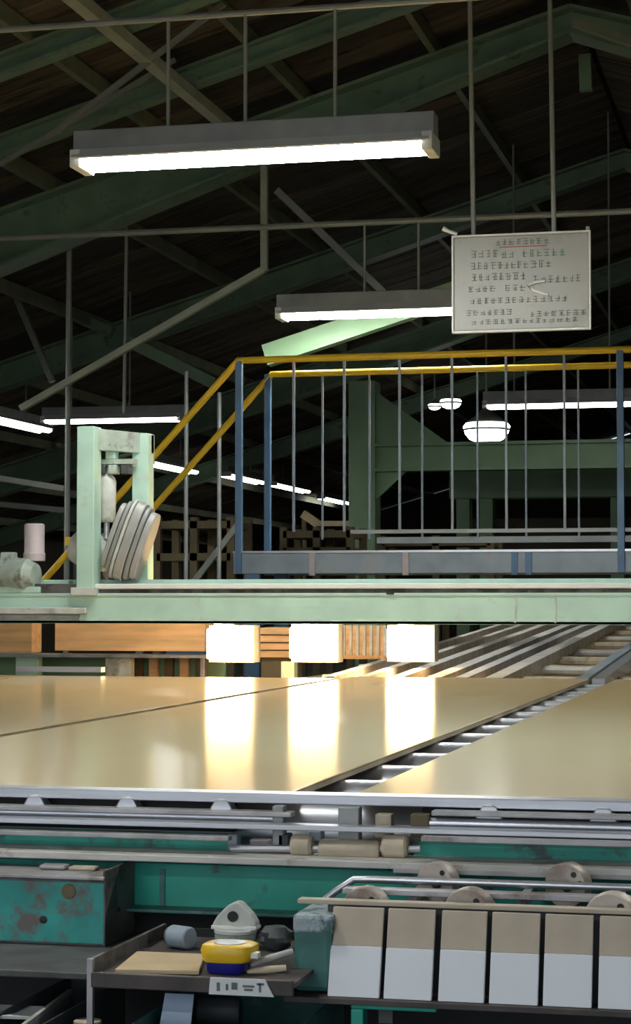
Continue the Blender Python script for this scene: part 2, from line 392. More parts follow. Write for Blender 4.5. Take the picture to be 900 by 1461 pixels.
MB().tube([at(777,401,YS-.006),at(765,402,YS-.012),at(752,407,YS-.014),at(760,414,YS-.012),at(776,419,YS-.008),at(782,420,YS-.006)], .0065, 6).build('curved_mark', M_white, sg, smooth=True)  # white curved mark across the board

# ================================================================== WALKWAY BRIDGE with yellow handrails
YN, YFAR = 10.6, 11.3
wk = thing('walkway_bridge', 'raised walkway with yellow handrails, blue posts and thin balusters', 'walkway', (at(340,800,YN).x, YN, 0))
ZT = at(600,507,YN).z                       # top of the near handrail
def rail(Y, xk, dx, z, r):
    # level run to the right, then down the stair to the left
    xr = 2.2; s = 1.07
    n = V((xk,Y,z)); low = V((xk-dx,Y,z-dx*s))
    return MB().tube([(xr,Y,z),n+V((.05,0,0)),n,n+V((-.03,0,-.03*s)),low], r, 10)
xkN = at(340,520,YN).x; xkF = at(388,538,YFAR).x
rail(YN, xkN, 1.12, ZT, .019).build('handrail', M_yellow, wk, smooth=True)
rail(YFAR, xkF, 1.25, ZT, .019).build('handrail', M_yellow, wk, smooth=True)
zd0 = at(600,818,YN).z; zd1 = at(600,788,YN).z; zb = at(650,757,YN).z
xd0 = at(333,800,YN).x
MB().box((xd0+.02,YN+.02,zd0+.015),(2.2,YFAR,zd0+.06)).build('deck_plate', M_galv, wk)
MB().box((xd0,YN,zd0),(2.2,YN+.02,zd1)).build('edge_beam', M_bluegr, wk, bevel=.004)
MB().box((xd0,YFAR,zd0),(2.2,YFAR+.02,zd1)).build('edge_beam', M_bluegr, wk)
MB().box((xd0,YN-.01,zd1),(2.2,YN+.03,zd1+.012)).build('edge_cap', M_steel, wk)
x5 = at(500,757,YN).x
MB().box((x5,YN,zb-.012),(2.2,YN+.02,zb+.008)).build('bottom_rail', M_galv, wk)
MB().box((x5,YFAR,zb-.045),(2.2,YFAR+.02,zb-.01)).build('toe_board', M_galv, wk)
for px, Y in ((341,YN),(885,YN),(382,YFAR)):
    X = at(px,600,Y).x
    MB().box((X-.018,Y-.018,zd0),(X+.018,Y+.018,ZT)).build('post', M_blue, wk, bevel=.003)
for px in (419,491,570,645,722,805):
    X = at(px,600,YN).x; MB().box((X-.0065,YN-.0065,zb),(X+.0065,YN+.0065,ZT)).build('baluster', M_bluegr, wk)
for px in (460,527,602,681,750,825):
    X = at(px,600,YFAR).x; MB().box((X-.0055,YFAR-.0055,zb-.02),(X+.0055,YFAR+.0055,ZT)).build('baluster', M_bluegr, wk)
for px in (447,580,735,755):
    c = at(px,802,YN); MB().box((c.x-.02,YN-.012,zd0-.01),(c.x+.012,YN,zd1)).build('bracket', M_pink if px < 700 else M_blue, wk)
# stair going down to the left
for Y, xk in ((YN, xkN), (YFAR, xkF)):
    MB().bar((xd0+.05,Y,zd0-.1),(xd0-1.2,Y,zd0-.1-1.25*1.04),.03,.16).build('stringer', M_blue, wk)
for k in range(6):
    MB().box((xd0-.18-.21*k,YN+.02,zd0-.16-.22*k),(xd0+.02-.21*k,YFAR,zd0-.135-.22*k)).build('tread', M_galv, wk)
for X, Y in ((2.1,YN+.02),(2.1,YFAR-.02),(xd0+.1,YN+.03),(xd0+.1,YFAR-.03)):
    MB().box((X-.04,Y-.02,0),(X+.04,Y+.02,zd0+.02)).build('support_leg', M_blue, wk)
# pipes standing behind the stair
for px, y0, y1, lab in ((266,530,822,'thin grey upright right of the grey ribbed drum'),(313,560,822,'thin dim upright left of the first blue post')):
    p = at(px,y0,12.6)
    tag(MB().tube([(p.x,12.6,0),(p.x,12.6,p.z)],.014,8).build('vertical_pipe', M_galv, origin=(p.x,12.6,0), smooth=True), lab, 'pipe')

# ================================================================== GREEN PORTAL (mezzanine frame)
YM = 19.0
mz = thing('steel_frame', 'dark green steel column with haunched beam behind the balusters', 'frame', (at(516,785,YM).x, YM, 0))
a, b = bpx(497,545,535,785,YM,.26); xc0, xc1 = a[0], b[0]
zb0 = at(700,668,YM).z; zb1 = at(700,632,YM).z
MB().box((xc0,YM,0),(xc1,YM+.26,at(516,543,YM).z)).build('column', M_framegr, mz, bevel=.006)
for z in (zb0, zb1): MB().box((xc1,YM-.02,z-.015),(3.2,YM+.2,z+.015)).build('beam_flange', M_framegr, mz)
MB().box((xc1,YM+.07,zb0),(3.2,YM+.1,zb1)).build('beam_web', M_framegr, mz)
t1 = at(535,558,YM); t2 = at(640,632,YM)
MB().prism([(xc1,YM+.06,t1.z),(t2.x,YM+.06,zb1),(xc1,YM+.06,zb1)],(0,.05,0)).build('haunch', M_framegr, mz)
t1 = at(535,712,YM); t2 = at(580,668,YM)
MB().prism([(xc1,YM+.06,t1.z),(t2.x,YM+.06,zb0),(xc1,YM+.06,zb0)],(0,.05,0)).build('haunch', M_framegr, mz)
MB().box((3.0,YM,0),(3.26,YM+.26,zb1)).build('column', M_framegr, mz)
# machinery seen below the beam
a, b = bpx(655,670,905,760,21.5,.6)
pr = thing('press_frame', 'dark green machine frame in the shade under the haunched beam', 'machine', (a[0],21.5,0))
for px in (660,693,880):
    X = at(px,700,21.5).x; MB().box((X-.07,21.5,0),(X+.07,21.7,b[2])).build('upright', M_framegr, pr)
MB().box((a[0]-.1,21.45,b[2]-.3),(b[0]+.6,21.75,b[2])).build('crosshead', M_framegr, pr, bevel=.01)
MB().box((a[0],21.9,0),(b[0]+.5,22.4,b[2]-.5)).build('body', M_wall, pr)
# high bay lamps in the distance
def bell_lamp(px, py, Y, r, label):
    p = at(px,py,Y)
    t = thing('bell_lamp', label, 'lamp', (p.x,Y,p.z), 'distant bell lamps')
    MB().lathe((p.x,Y,p.z),(0,0,1),[(-.02,r),(.0,r*1.02),(r*.35,r*.8),(r*.7,r*.35),(r*.9,r*.2),(r*1.2,r*.2)],16).build('shade', M_galv, t, smooth=True)
    MB().lathe((p.x,Y,p.z),(0,0,1),[(-r*.6,r*.4),(-r*.45,r*.75),(-r*.2,r*.95),(r*.1,r*1.04),(r*.25,r*.92)],16).build('bulb', M_tubed, t, smooth=True)
    MB().tube([(p.x,Y,p.z+r*1.1),(p.x,Y,roofz(p.x)-.05)],.012,6).build('hanger_rod', M_pipe, t)
bell_lamp(694,612,22.8,.26,'bright bell lamp right of the haunch, above the green beam')
bell_lamp(643,574,24.5,.13,'small bell lamp above the haunch of the green column')
bell_lamp(620,579,27.5,.09,'tiny dim bell lamp left of the small one above the haunch')
# brown machinery at the back left
def rack(x0,y0,x1,y1,Y,label):
    a, b = bpx(x0,y0,x1,y1,Y,.5)
    r = thing('storage_rack', label, 'rack', ((a[0]+b[0])/2,Y,0))
    for X in (a[0],(a[0]+b[0])/2,b[0]):
        for yy in (Y,Y+.5): MB().box((X-.03,yy-.03,0),(X+.03,yy+.03,b[2])).build('upright', M_brownm, r)
    for k in range(3):
        z = b[2]-.05-(b[2]-a[2])*.5*k
        MB().box((a[0],Y-.03,z-.04),(b[0],Y+.53,z+.02)).build('shelf', M_brownm, r)
    return r
rack(225,738,330,830,15.5,'brown storage rack behind the grey ribbed drum')
rack(405,752,500,800,16.5,'brown rack left of the green column base')
rack(545,764,700,800,17.2,'low brown rack right of the green column base')
brace(V((at(275,815,13.5).x-1.1,13.5,.0)), at(340,748,13.5), .03, .04, 'rack_brace', 'grey strut slanting up left of the blue post foot', 'strut', M_pipe)
du = thing('bent_duct', 'bright yellowish bent duct end left of the green column', 'duct', (at(432,735,19.4).x,19.4,0))
MB().bar(at(432,733,19.1), at(454,748,19.1), .06, .08).build('elbow', M_ply, du)
MB().bar(at(452,747,19.1), at(500,747,19.1), .05, .05).build('run', M_ply, du)
MB().box((at(434,740,19.1).x-.02,19.08,0),(at(434,740,19.1).x+.02,19.12,at(434,740,19.1).z)).build('stand', M_brownm, du)

# ================================================================== GANTRY across the line
YG = 7.9
gx0, gx1 = -4.2, 1.3
zg0 = at(450,890,YG).z; zg1 = at(450,846,YG).z; zg2 = at(450,828,YG).z
gt = thing('gantry_beam', 'mint green gantry beam spanning the conveyor with a pale rail on top', 'beam', (gx0, YG, 0))
MB().box((gx0,YG,zg0),(gx1,YG+.012,zg1)).build('web', M_mint, gt)
MB().box((gx0,YG-.004,zg1-.01),(gx1,YG+.26,zg1)).build('top_flange', M_mint, gt)
MB().box((gx0,YG,zg0-.001),(gx1,YG+.16,zg0+.01)).build('bottom_flange', M_mint, gt)
MB().box((gx0,YG+.02,zg1),(gx1,YG+.05,zg2-.012)).build('rail_web', M_worn, gt)
MB().box((at(135,835,YG).x,YG,zg2-.034),(gx1,YG+.09,zg2-.012)).build('rail_head', M_white, gt, bevel=.004)
MB().box((gx0,YG+.1,zg1),(gx1,YG+.2,zg2+.006)).build('rear_rail', M_mint, gt)
a, b = bpx(-60,867,122,876,YG-.03,.03); MB().box(a,b).build('cover_strip', M_offw, gt, bevel=.003)
a, b = bpx(-60,878,112,884,YG-.012,.012); MB().box(a,b).build('cover_strip', M_steeld, gt)
for px in (735,792):
    p = at(px,868,YG); MB().box((p.x-.003,YG-.003,zg0+.005),(p.x+.003,YG,zg1-.01)).build('weld_seam', M_offw, gt)
p = at(557,845,YG); MB().box((p.x-.015,YG-.01,p.z-.008),(p.x+.015,YG,p.z+.006)).build('bolt', M_black, gt)
for X in (gx0+.05, gx1-.05):
    MB().box((X-.07,YG+.02,0),(X+.07,YG+.2,zg0+.02)).build('leg', M_mint, gt)

# portal frame standing on the gantry
pf = thing('portal_frame', 'mint green portal frame standing on the gantry beam', 'frame', (at(160,845,YG+.02).x, YG+.02, zg2))
a, b = bpx(109,608,134,846,YG-.02,.09); MB().box(a,b).build('post', M_mint, pf, bevel=.004)
a2, b2 = bpx(100,838,136,850,YG-.03,.12); MB().box(a2,b2).build('foot', M_offw, pf, bevel=.004)
c, d = bpx(188,618,211,845,YG+.18,.08); MB().box(c,d).build('post', M_mint, pf, bevel=.004)
tL = at(130,612,YG); tR = at(209,622,YG+.18)
MB().prism([(b[0]-.03,YG,b[2]-.005),(d[0],YG+.22,d[2]),(d[0],YG+.22,d[2]-.085),(b[0]-.03,YG,b[2]-.095)],(.0,.05,0)).build('top_bar', M_motor, pf, bevel=.004)
e0, f0 = bpx(134,655,190,662,YG+.1,.06); MB().box(e0,f0).build('cross_bar', M_motor, pf)
for x0,x1 in ((139,150),(154,166),(172,184)):
    e1, f1 = bpx(x0,663,x1,676,YG+.09,.05); MB().box(e1,f1).build('clamp_block', M_dark if x0 != 154 else M_motor, pf, bevel=.004)
e1, f1 = bpx(150,638,164,655,YG+.1,.05); MB().box(e1,f1).build('clamp_block', M_mint, pf, bevel=.004)
# white cylinder hanging in it
cy = at(152,680,YG+.13); cy2 = at(152,745,YG+.13)
ac = thing('air_cylinder', 'white air cylinder hanging inside the mint portal frame', 'cylinder', cy2)
MB().lathe(cy2,(0,0,1),[(0,.028),(.012,.038),(.17,.04),(.185,.034),(.2,.02),(.24,.012)],18).build('barrel', M_offw, ac, smooth=True)
MB().lathe(cy2,(0,0,-1),[(-.01,.012),(.07,.012)],10).build('piston_rod', M_steel, ac, smooth=True)
# ribbed grey drum leaning against it
dc = at(186,772,YG+.05)
ax = V((.80,-.25,.47)).normalized()
dr = thing('ribbed_drum', 'leaning grey ribbed drum of stacked discs beside the portal frame', 'drum', (dc.x, YG+.05, zg2))
up = V((0,0,1)); side_ax = V((.34,0,.94)).normalized()
def plate(off, hw, hh, th, m, name):
    # thick rounded plate standing tilted: long axis side_ax, thickness along ax2
    ax2 = V((.94,0,-.34)).normalized(); cen = dc + ax2*off; n = 28; pts = []
    yv = V((0,1,0))
    for k in range(n):
        t = 2*PI*k/n; ca, sa = math.cos(t), math.sin(t)
        pts.append(cen + side_ax*(hh*math.copysign(abs(ca)**.7,ca)) + yv*(hw*math.copysign(abs(sa)**.7,sa)) - ax2*(th/2))
    return MB().prism(pts, ax2*th).build(name, m, dr, bevel=.005, smooth=True)
plate(-.070,.05,.140,.022,M_drum,'disc'); plate(-.046,.055,.158,.018,M_galv,'disc'); plate(-.026,.06,.172,.014,M_offw,'disc')
plate(.004,.06,.170,.040,M_drum,'disc'); plate(.038,.058,.160,.020,M_galv,'disc'); plate(.066,.055,.145,.030,M_drum,'disc')

# white round casting behind the post
wc = at(125,778,YG+.2)
hc = thing('white_casting', 'dirty white round casting behind the left post of the portal frame', 'casting', (wc.x,YG+.2,zg2))
MB().lathe(wc+V((-.07,0,.0)),(1,-.2,-.25),[(0,.03),(.02,.065),(.07,.082),(.15,.085),(.18,.07),(.2,.03)],20).build('body', M_offw, hc, smooth=True)
MB().box((wc.x-.05,YG+.16,zg2),(wc.x+.08,YG+.25,wc.z-.05)).build('foot', M_dark, hc, bevel=.004)
MB().box((wc.x-.09,YG+.17,wc.z-.0),(wc.x-.065,YG+.2,wc.z+.035)).build('yellow_tab', M_yellow, hc)
# motor with upright cylinder at the far left
mc = at(28,820,YG+.06)
mo = thing('gear_motor', 'grey green gear motor with a pinkish upright cylinder at the left edge', 'motor', (mc.x,YG+.06,zg1))
MB().lathe(mc+V((-.14,0,0)),(1,-.12,-.02),[(0,.04),(.015,.062),(.10,.066),(.19,.07),(.2,.062),(.225,.05),(.23,.02)],22).build('body', M_motor, mo, smooth=True)
for k in range(5):
    MB().lathe(mc+V((-.10+.03*k,0,0)),(1,-.12,-.02),[(0,.072),(.008,.072)],22).build('cooling_fin', M_motor, mo)
pc = at(49,790,YG+.08)
MB().lathe(pc+V((0,0,-.03)),(0,0,1),[(0,.045),(.03,.046),(.035,.042),(.15,.042),(.155,.036)],18).build('upright_cylinder', M_pink, mo, smooth=True)
MB().box((mc.x-.15,YG,zg1),(mc.x+.11,YG+.12,mc.z-.05)).build('base', M_mint, mo, bevel=.004)
p = at(12,792,YG+.05); MB().box((p.x-.03,YG+.03,mc.z+.03),(p.x+.03,YG+.08,p.z+.012)).build('terminal_box', M_motor, mo, bevel=.006)
a, b = bpx(62,828,98,843,YG+.05,.1); MB().box(a,b).build('mounting_block', M_mint, mo, bevel=.004)

# ================================================================== WORK LAMPS under the gantry
YW = 8.55
def work_lamp(x0, y0, x1, y1, label):
    a, b = bpx(x0,y0,x1,y1,YW,.09)
    t = thing('work_lamp', label, 'lamp', ((a[0]+b[0])/2,YW,a[2]), 'warm square work lamps')
    h = MB(); e = .012
    h.box((a[0]-e,YW-.01,a[2]-e),(b[0]+e,YW+.09,a[2])); h.box((a[0]-e,YW-.01,b[2]),(b[0]+e,YW+.09,b[2]+e))
    h.box((a[0]-e,YW-.01,a[2]),(a[0],YW+.09,b[2])); h.box((b[0],YW-.01,a[2]),(b[0]+e,YW+.09,b[2]))
    h.box((a[0]-e,YW+.08,a[2]),(b[0]+e,YW+.10,b[2]))
    h.build('housing', M_drum, t)
    MB().box((a[0]+.006,YW-.12,a[2]+.004),(b[0],YW+.02,b[2])).build('glass', M_halo, t, bevel=.01)
    for k in range(4):
        z = a[2]+(b[2]-a[2])*(.2+.2*k); MB().box((a[0],YW+.1,z-.004),(b[0],YW+.13,z+.004)).build('cooling_fin', M_drum, t)
    xm = (a[0]+b[0])/2
    MB().bar((xm,YW+.06,b[2]+.005),(xm,YG+.14,zg0+.02),.03,.012).build('bracket', M_steel, t)
    return t
work_lamp(303,896,359,941,'glowing square work lamp, leftmost under the gantry beam')
work_lamp(420,894,479,941,'glowing square work lamp in the middle under the gantry beam')
work_lamp(557,896,616,940,'glowing square work lamp, rightmost under the gantry beam')

# ================================================================== LINE BEHIND THE GANTRY
ZD = .95
bl = thing('inclined_conveyor', 'rising steel roller conveyor rails behind the gantry', 'conveyor', (-1.6, 8.1, 0))
def inc(px, py, Yend, zend, wd, h, m, name='rail'):
    p = atz(px, py, ZD-.005); p = V((p.x, 8.02, ZD-.03))
    return MB().bar(p, (p.x, Yend, zend), wd, h).build(name, m, bl)
for px, m, wd in ((470,M_dusty,.04),(520,M_dusty,.04),(570,M_dusty,.05),(625,M_dusty,.06),(665,M_steeld,.05),(712,M_dusty,.07),(838,M_bluegr,.05),(862,M_steel,.05)):
    inc(px,965,15.5,1.16,wd,.05,m)
for k in range(9):
    y = 8.6+.75*k; z = ZD+(y-8.02)*.21/7.48
    MB().tube([(-2.0,y,z-.055),(-.1,y,z-.055)],.02,8).build('roller', M_dusty if k%2 else M_roller, bl, smooth=True)
MB().box((-2.45,8.2,.84),(.2,15.4,.86)).build('drip_tray', M_ply, bl)
for X in (-2.2,-.1):
    for y in (8.8,12,15.2): MB().box((X-.03,y-.03,0),(X+.03,y+.03,.98)).build('leg', M_mint, bl)
# wooden beams lit by the lamps at the left
YO = 8.85
for x0,y0,x1,y1,Y,lab in ((78,890,292,929,YO,'orange lit wooden beam left of the work lamps'),(-120,892,46,931,YO-.1,'orange lit wooden beam end at the left edge')):
    a, b = bpx(x0,y0,x1,y1,Y,.12)
    o = MB().box((a[0],Y,a[2]),(b[0],Y+.12,zg0+.03)).build('timber_beam', M_orange, origin=(a[0],Y,a[2]), bevel=.004)
    tag(o, lab, 'beam')
a, b = bpx(-120,930,300,934,YO-.1,.3)
st = thing('infeed_stand', 'dark stand with pale posts holding the wooden beams', 'stand', (a[0],YO,0))
MB().box((a[0],YO-.1,a[2]-.012),(b[0],YO+.15,a[2])).build('ledge', M_steeld, st)
for x0,x1,m in ((22,54,M_mint),(150,186,M_offw),(-100,-70,M_mint),(285,292,M_steeld)):
    c, d = bpx(x0,932,x1,962,YO-.08,.06); MB().box((c[0],YO-.08,0),(d[0],YO-.02,a[2]-.01)).build('post', m, st, bevel=.004)
c, d = bpx(190,930,300,962,YO+.1,.03)
for k in range(5):
    X = c[0]+(d[0]-c[0])*(k+.3)/5; MB().box((X-.02,YO+.1,.0),(X+.02,YO+.13,a[2]-.012)).build('slat', M_orange if k%2 else M_brownm, st)
MB().box((a[0],YO+.14,0),(b[0],YO+.16,a[2]-.012)).build('back_plate', M_framegr, st)
# timber stack behind the lamps, warm lit
a, b = bpx(365,894,416,938,YW+.6,.3)
tk = thing('timber_stack', 'small stack of warm lit timber boards between two work lamps', 'stack', (a[0],YW+.6,0))
for k in range(4):
    z = a[2]+(b[2]-a[2])*k/4; MB().box((a[0],YW+.6,z),(b[0],YW+.9,z+(b[2]-a[2])/4-.006)).build('board', M_orange, tk)
MB().box((a[0]+.02,YW+.62,.86),(b[0]-.02,YW+.88,a[2])).build('support', M_brownm, tk)
a, b = bpx(488,892,552,935,YW+.5,.06)
gr = thing('slatted_grille', 'pale upright grille of slats between two work lamps', 'grille', (a[0],YW+.5,0))
for k in range(7):
    X = a[0]+(b[0]-a[0])*k/6.5; MB().box((X,YW+.5,a[2]),(X+.012,YW+.52,b[2])).build('slat', M_offw, gr)
MB().box((a[0],YW+.52,.985),(b[0],YW+.55,b[2])).build('back_plate', M_orange, gr)

# ================================================================== MAIN ROLLER TABLE AND BOARDS
YFR, YBK = 3.075, 7.86
tx0, tx1 = -4.0, 1.0
tb = thing('roller_table', 'steel roller table carrying the beige boards', 'conveyor', (tx0, YFR, 0))
ro = None
ztop = ZD-.013
for k in range(15):
    y = YFR+.10+.32*k
    if ro is None:
        ro = MB().tube([(tx0+.05,0,0),(tx1-.05,0,0)], .055, 20); ro = ro.build('roller', M_steel, tb, smooth=True); o = ro
        xs = [v.co.x for v in ro.data.vertices]; ys = [v.co.y for v in ro.data.vertices]; zs = [v.co.z for v in ro.data.vertices]
        cx, cy_, cz = (max(xs)+min(xs))/2, (max(ys)+min(ys))/2, (max(zs)+min(zs))/2
        for v in ro.data.vertices: v.co.x -= cx; v.co.y -= cy_; v.co.z -= cz
    else:
        o = ro.copy(); col.objects.link(o); o.parent = tb
    o.location = ((tx1-tx0)/2, y-YFR, ztop-.055)
MB().box((tx0,YFR+.06,ZD-.20),(tx0+.05,YBK,ZD-.02)).build('side_frame', M_teal, tb)
MB().box((tx1-.05,YFR+.06,ZD-.20),(tx1,YBK,ZD-.02)).build('side_frame', M_teal, tb)
for X in (tx0+.05,tx1-.05):
    for y in (YFR+.3,5.5,YBK-.3): MB().box((X-.04,y-.04,0),(X+.04,y+.04,ZD-.1)).build('leg', M_teal, tb)
MB().box((tx0+.05,YFR+.1,ZD-.14),(tx1-.05,YBK-.1,ZD-.13)).build('under_sheet', M_black, tb)  # black sheet put in for the dark between the rollers
gap1 = [atz(0,1050,ZD), atz(440,975,ZD)]
X1 = (gap1[0].x+gap1[1].x)/2
def board(x0, x1, y0, y1, label, name='beige_board'):
    t = thing(name, label, 'board', ((x0+x1)/2, y0, ZD-.012), 'beige boards on the roller table')
    MB().box((x0,y0,ZD-.004),(x1,y1,ZD)).build('face_sheet', M_board, t, bevel=.0015)
    MB().box((x0+.001,y0+.001,ZD-.012),(x1-.001,y1-.001,ZD-.004)).build('core', M_boarde, t)
board(tx0+.1, X1-.022, YFR+.08, YBK-.15, 'beige board at the far left, beyond the narrow dark gap')
board(X1+.015, -.775, YFR, YBK, 'middle beige board with bright lamp reflections')
board(-.672, tx1-.1, YFR+.002, YBK-.03, 'beige board at the right, beyond the gap showing rollers')
# grey rail lying at the left back edge
o = MB().bar(V((at(-30,978,7.45).x,7.86,ZD+.02)), V((at(140,961,7.8).x,7.86,ZD+.02)), .05, .02).build('edge_rail', M_steel, origin=at(0,975,7.4)); tag(o,'short grey rail along the back left corner of the boards','rail')

# ================================================================== FRONT OF THE CONVEYOR
def railx(x0, x1, ytop, ybot, Y, depth, m, name, parent, ref=450, bevel=.0015):
    """bar along the line; x0,x1 pixel ends, heights read at pixel column ref"""
    z1 = at(ref,ytop,Y).z; z0 = at(ref,ybot,Y).z; ym = (ytop+ybot)/2
    X0 = at(x0,ym,Y).x if x0 > 0 else -2.2; X1_ = at(x1,ym,Y).x if x1 < 900 else 1.0
    return MB().box((X0,Y,z0),(X1_,Y+depth,z1)).build(name, m, parent, bevel=bevel)
cf = thing('conveyor_frame', 'teal conveyor side frame with stacked steel rails in the foreground', 'conveyor', (-1.2, 2.9, 0))
railx(-1,901,1134,1148,3.04,.05,M_steel,'edge_rail',cf)
railx(-1,415,1154,1161,3.01,.03,M_steeld,'guide_bar',cf,ref=200)
railx(615,901,1159,1166,3.01,.03,M_steeld,'guide_bar',cf,ref=700)
zt = at(450,1170,3.02).z
m = MB().tube([(-2.2,3.03,zt),(at(395,1165,3.03).x,3.03,zt)],.0085,12); m.build('shaft', M_steel, cf, smooth=True)
m = MB().tube([(at(600,1176,3.03).x,3.03,zt-.001),(1.0,3.03,zt-.001)],.0085,12); m.build('shaft', M_steel, cf, smooth=True)
railx(-1,901,1178,1186,2.985,.03,M_steel,'guide_bar',cf)
railx(-1,326,1190,1197,2.965,.02,M_steeld,'guide_bar',cf,ref=200)
railx(600,901,1196,1204,2.965,.02,M_steeld,'guide_bar',cf,ref=700)
# teal channel behind the rails
zc1 = at(450,1192,3.06).z; zc0 = at(450,1310,3.0).z
MB().box((-2.2,3.075,zc1),(at(330,1200,3.06).x,3.095,at(450,1150,3.06).z)).build('back_plate', M_black, cf)  # both plates black instead of teal: slit shade put into the colour
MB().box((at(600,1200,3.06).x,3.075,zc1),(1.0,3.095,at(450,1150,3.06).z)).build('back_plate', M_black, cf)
MB().box((-2.2,3.03,at(450,1240,3.0).z-.01),(at(330,1200,3.03).x,3.05,zc1)).build('web_plate', M_teal, cf)
MB().box((at(590,1200,3.03).x,3.03,at(450,1240,3.0).z-.01),(1.0,3.05,zc1)).build('web_plate', M_teal, cf)
MB().box((-2.2,3.0,zc0),(1.0,3.02,at(450,1238,3.0).z)).build('channel_web', M_teal, cf, bevel=.002)
railx(-1,901,1227,1237,2.94,.09,M_dusty,'top_flange',cf)
MB().box((-2.2,3.06,0),(1.0,3.07,zc0+.03)).build('shade_panel', M_black, cf)  # added black sheet standing for the darkness below the conveyor
railx(-1,901,1306,1311,2.96,.06,M_tealdk,'bottom_flange',cf)
for px in (232,700):
    p = at(px,1270,3.0); MB().box((p.x-.004,2.997,zc0+.004),(p.x+.004,3.0,at(px,1240,3.0).z)).build('weld_seam', M_tealdk, cf)
for X in (-2.1,.9): MB().box((X-.05,3.0,0),(X+.05,3.08,zc0+.02)).build('leg', M_teal, cf)
# white skate wheels in the slit under the edge rail
for px in (55,186,320,700,862,-80):
    c = at(px,1154+(.0225*(px-450)),3.055)
    m = MB().lathe(c+V((0,-.02,0)),(0,1,0),[(0,.010),(.002,.0145),(.018,.0145),(.02,.010)],16); wl = m.build('skate_wheel', M_white, cf, smooth=True)
    MB().prism([(c.x-.024,3.034,c.z-.012),(c.x+.024,3.034,c.z-.012),(c.x+.010,3.034,c.z+.012),(c.x-.010,3.034,c.z+.012)],(0,.03,0)).build('axle_block', M_steel, wl, bevel=.002)
# opening in the middle: rollers and brackets
op = thing('drive_rollers', 'worn beige drive rollers in the opening at the middle of the conveyor frame', 'roller', (at(500,1222,3.0).x,2.99,at(500,1222,3.0).z))
for x0,x1,y0,y1 in ((456,542,1197,1226),(416,446,1190,1222),(546,582,1190,1224)):
    p0 = at(x0,(y0+y1)/2,3.0); p1 = at(x1,(y0+y1)/2,3.0); r = (y1-y0)/2/FPX*3.08; L_ = p1.x-p0.x
    MB().lathe(p0,(1,0,0),[(0,r*.8),(.004,r),(L_-.004,r),(L_,r*.8)],20).build('roller', M_roller, op, smooth=True)
p0 = at(330,1211,3.0); p1 = at(600,1211,3.0)
MB().tube([p0,p1],.006,8).build('axle', M_steel, op, smooth=True)
for x0,y0,x1,y1,mm in ((482,1152,512,1200,M_galv),(388,1150,404,1222,M_galv),(396,1190,412,1222,M_dark),(324,1190,338,1222,M_bluegr),(535,1162,558,1196,M_roller),(585,1162,612,1196,M_brownm),(440,1186,458,1200,M_bluegr)):
    a, b = bpx(x0,y0,x1,y1,3.02,.025); MB().box(a,b).build('bracket', mm, op, bevel=.002)
a, b = bpx(356,1198,384,1208,3.05,.02); MB().box(a,b).build('shiny_block', M_pink, op, bevel=.002)

# front idler station on the right: two rails with wheels
ids = thing('idler_station', 'pair of bent steel rails with idler wheels at the lower right', 'conveyor', (at(500,1290,2.85).x,2.85,at(500,1290,2.85).z))
def wheel(px, py, Y, rpx, label=None):
    c = at(px,py,Y); r = rpx/FPX*Y*1.02
    w_ = MB().lathe(c,(0.25,1,0),[(-.006,r*.35),(-.006,r*.92),(0,r),(.016,r),(.02,r*.9),(.02,r*.3)],26).build('idler_wheel', M_wheel, ids, smooth=True)
    MB().lathe(c+V((0,-.012,0)),(0.25,1,0),[(0,r*.16),(.004,r*.24),(.01,r*.24)],14).build('hub', M_dark, w_, smooth=True)
    for k in range(2):
        t = .25+.75*k; q = c+V((math.cos(t)*r*.62,-.0072-.25*math.cos(t)*r*.62,math.sin(t)*r*.62))
        MB().lathe(q,(0.25,1,0),[(0,r*.13),(.004,r*.13)],10).build('slot', M_black, w_)
wheel(622,1260,2.89,30); wheel(808,1264,2.89,32)
wheel(520,1301,2.775,36); wheel(668,1305,2.775,38); wheel(872,1314,2.775,40)
z6 = at(650,1259,2.86).z
MB().tube([at(462,1285,2.86),at(478,1272,2.86),(at(505,1256,2.86).x,2.86,z6),(at(530,1256,2.86).x,2.86,z6+.0005),(1.0,2.86,z6)],.0055,10).build('bent_rail', M_steel, ids, smooth=True)
z7 = at(650,1277,2.8).z
MB().box((at(488,1281,2.8).x,2.8,z7-.004),(1.0,2.83,z7+.004)).build('flat_rail', M_steeld, ids, bevel=.001)
MB().box((at(560,1245,2.93).x,2.935,at(600,1247,2.93).z),(1.0,2.95,at(600,1241,2.93).z)).build('flat_rail', M_steeld, ids)
for px in (590,745,880):
    p = at(px,1280,2.84); MB().box((p.x-.006,2.83,z7-.02),(p.x+.006,2.96,z7-.004)).build('bracket', M_steeld, ids)

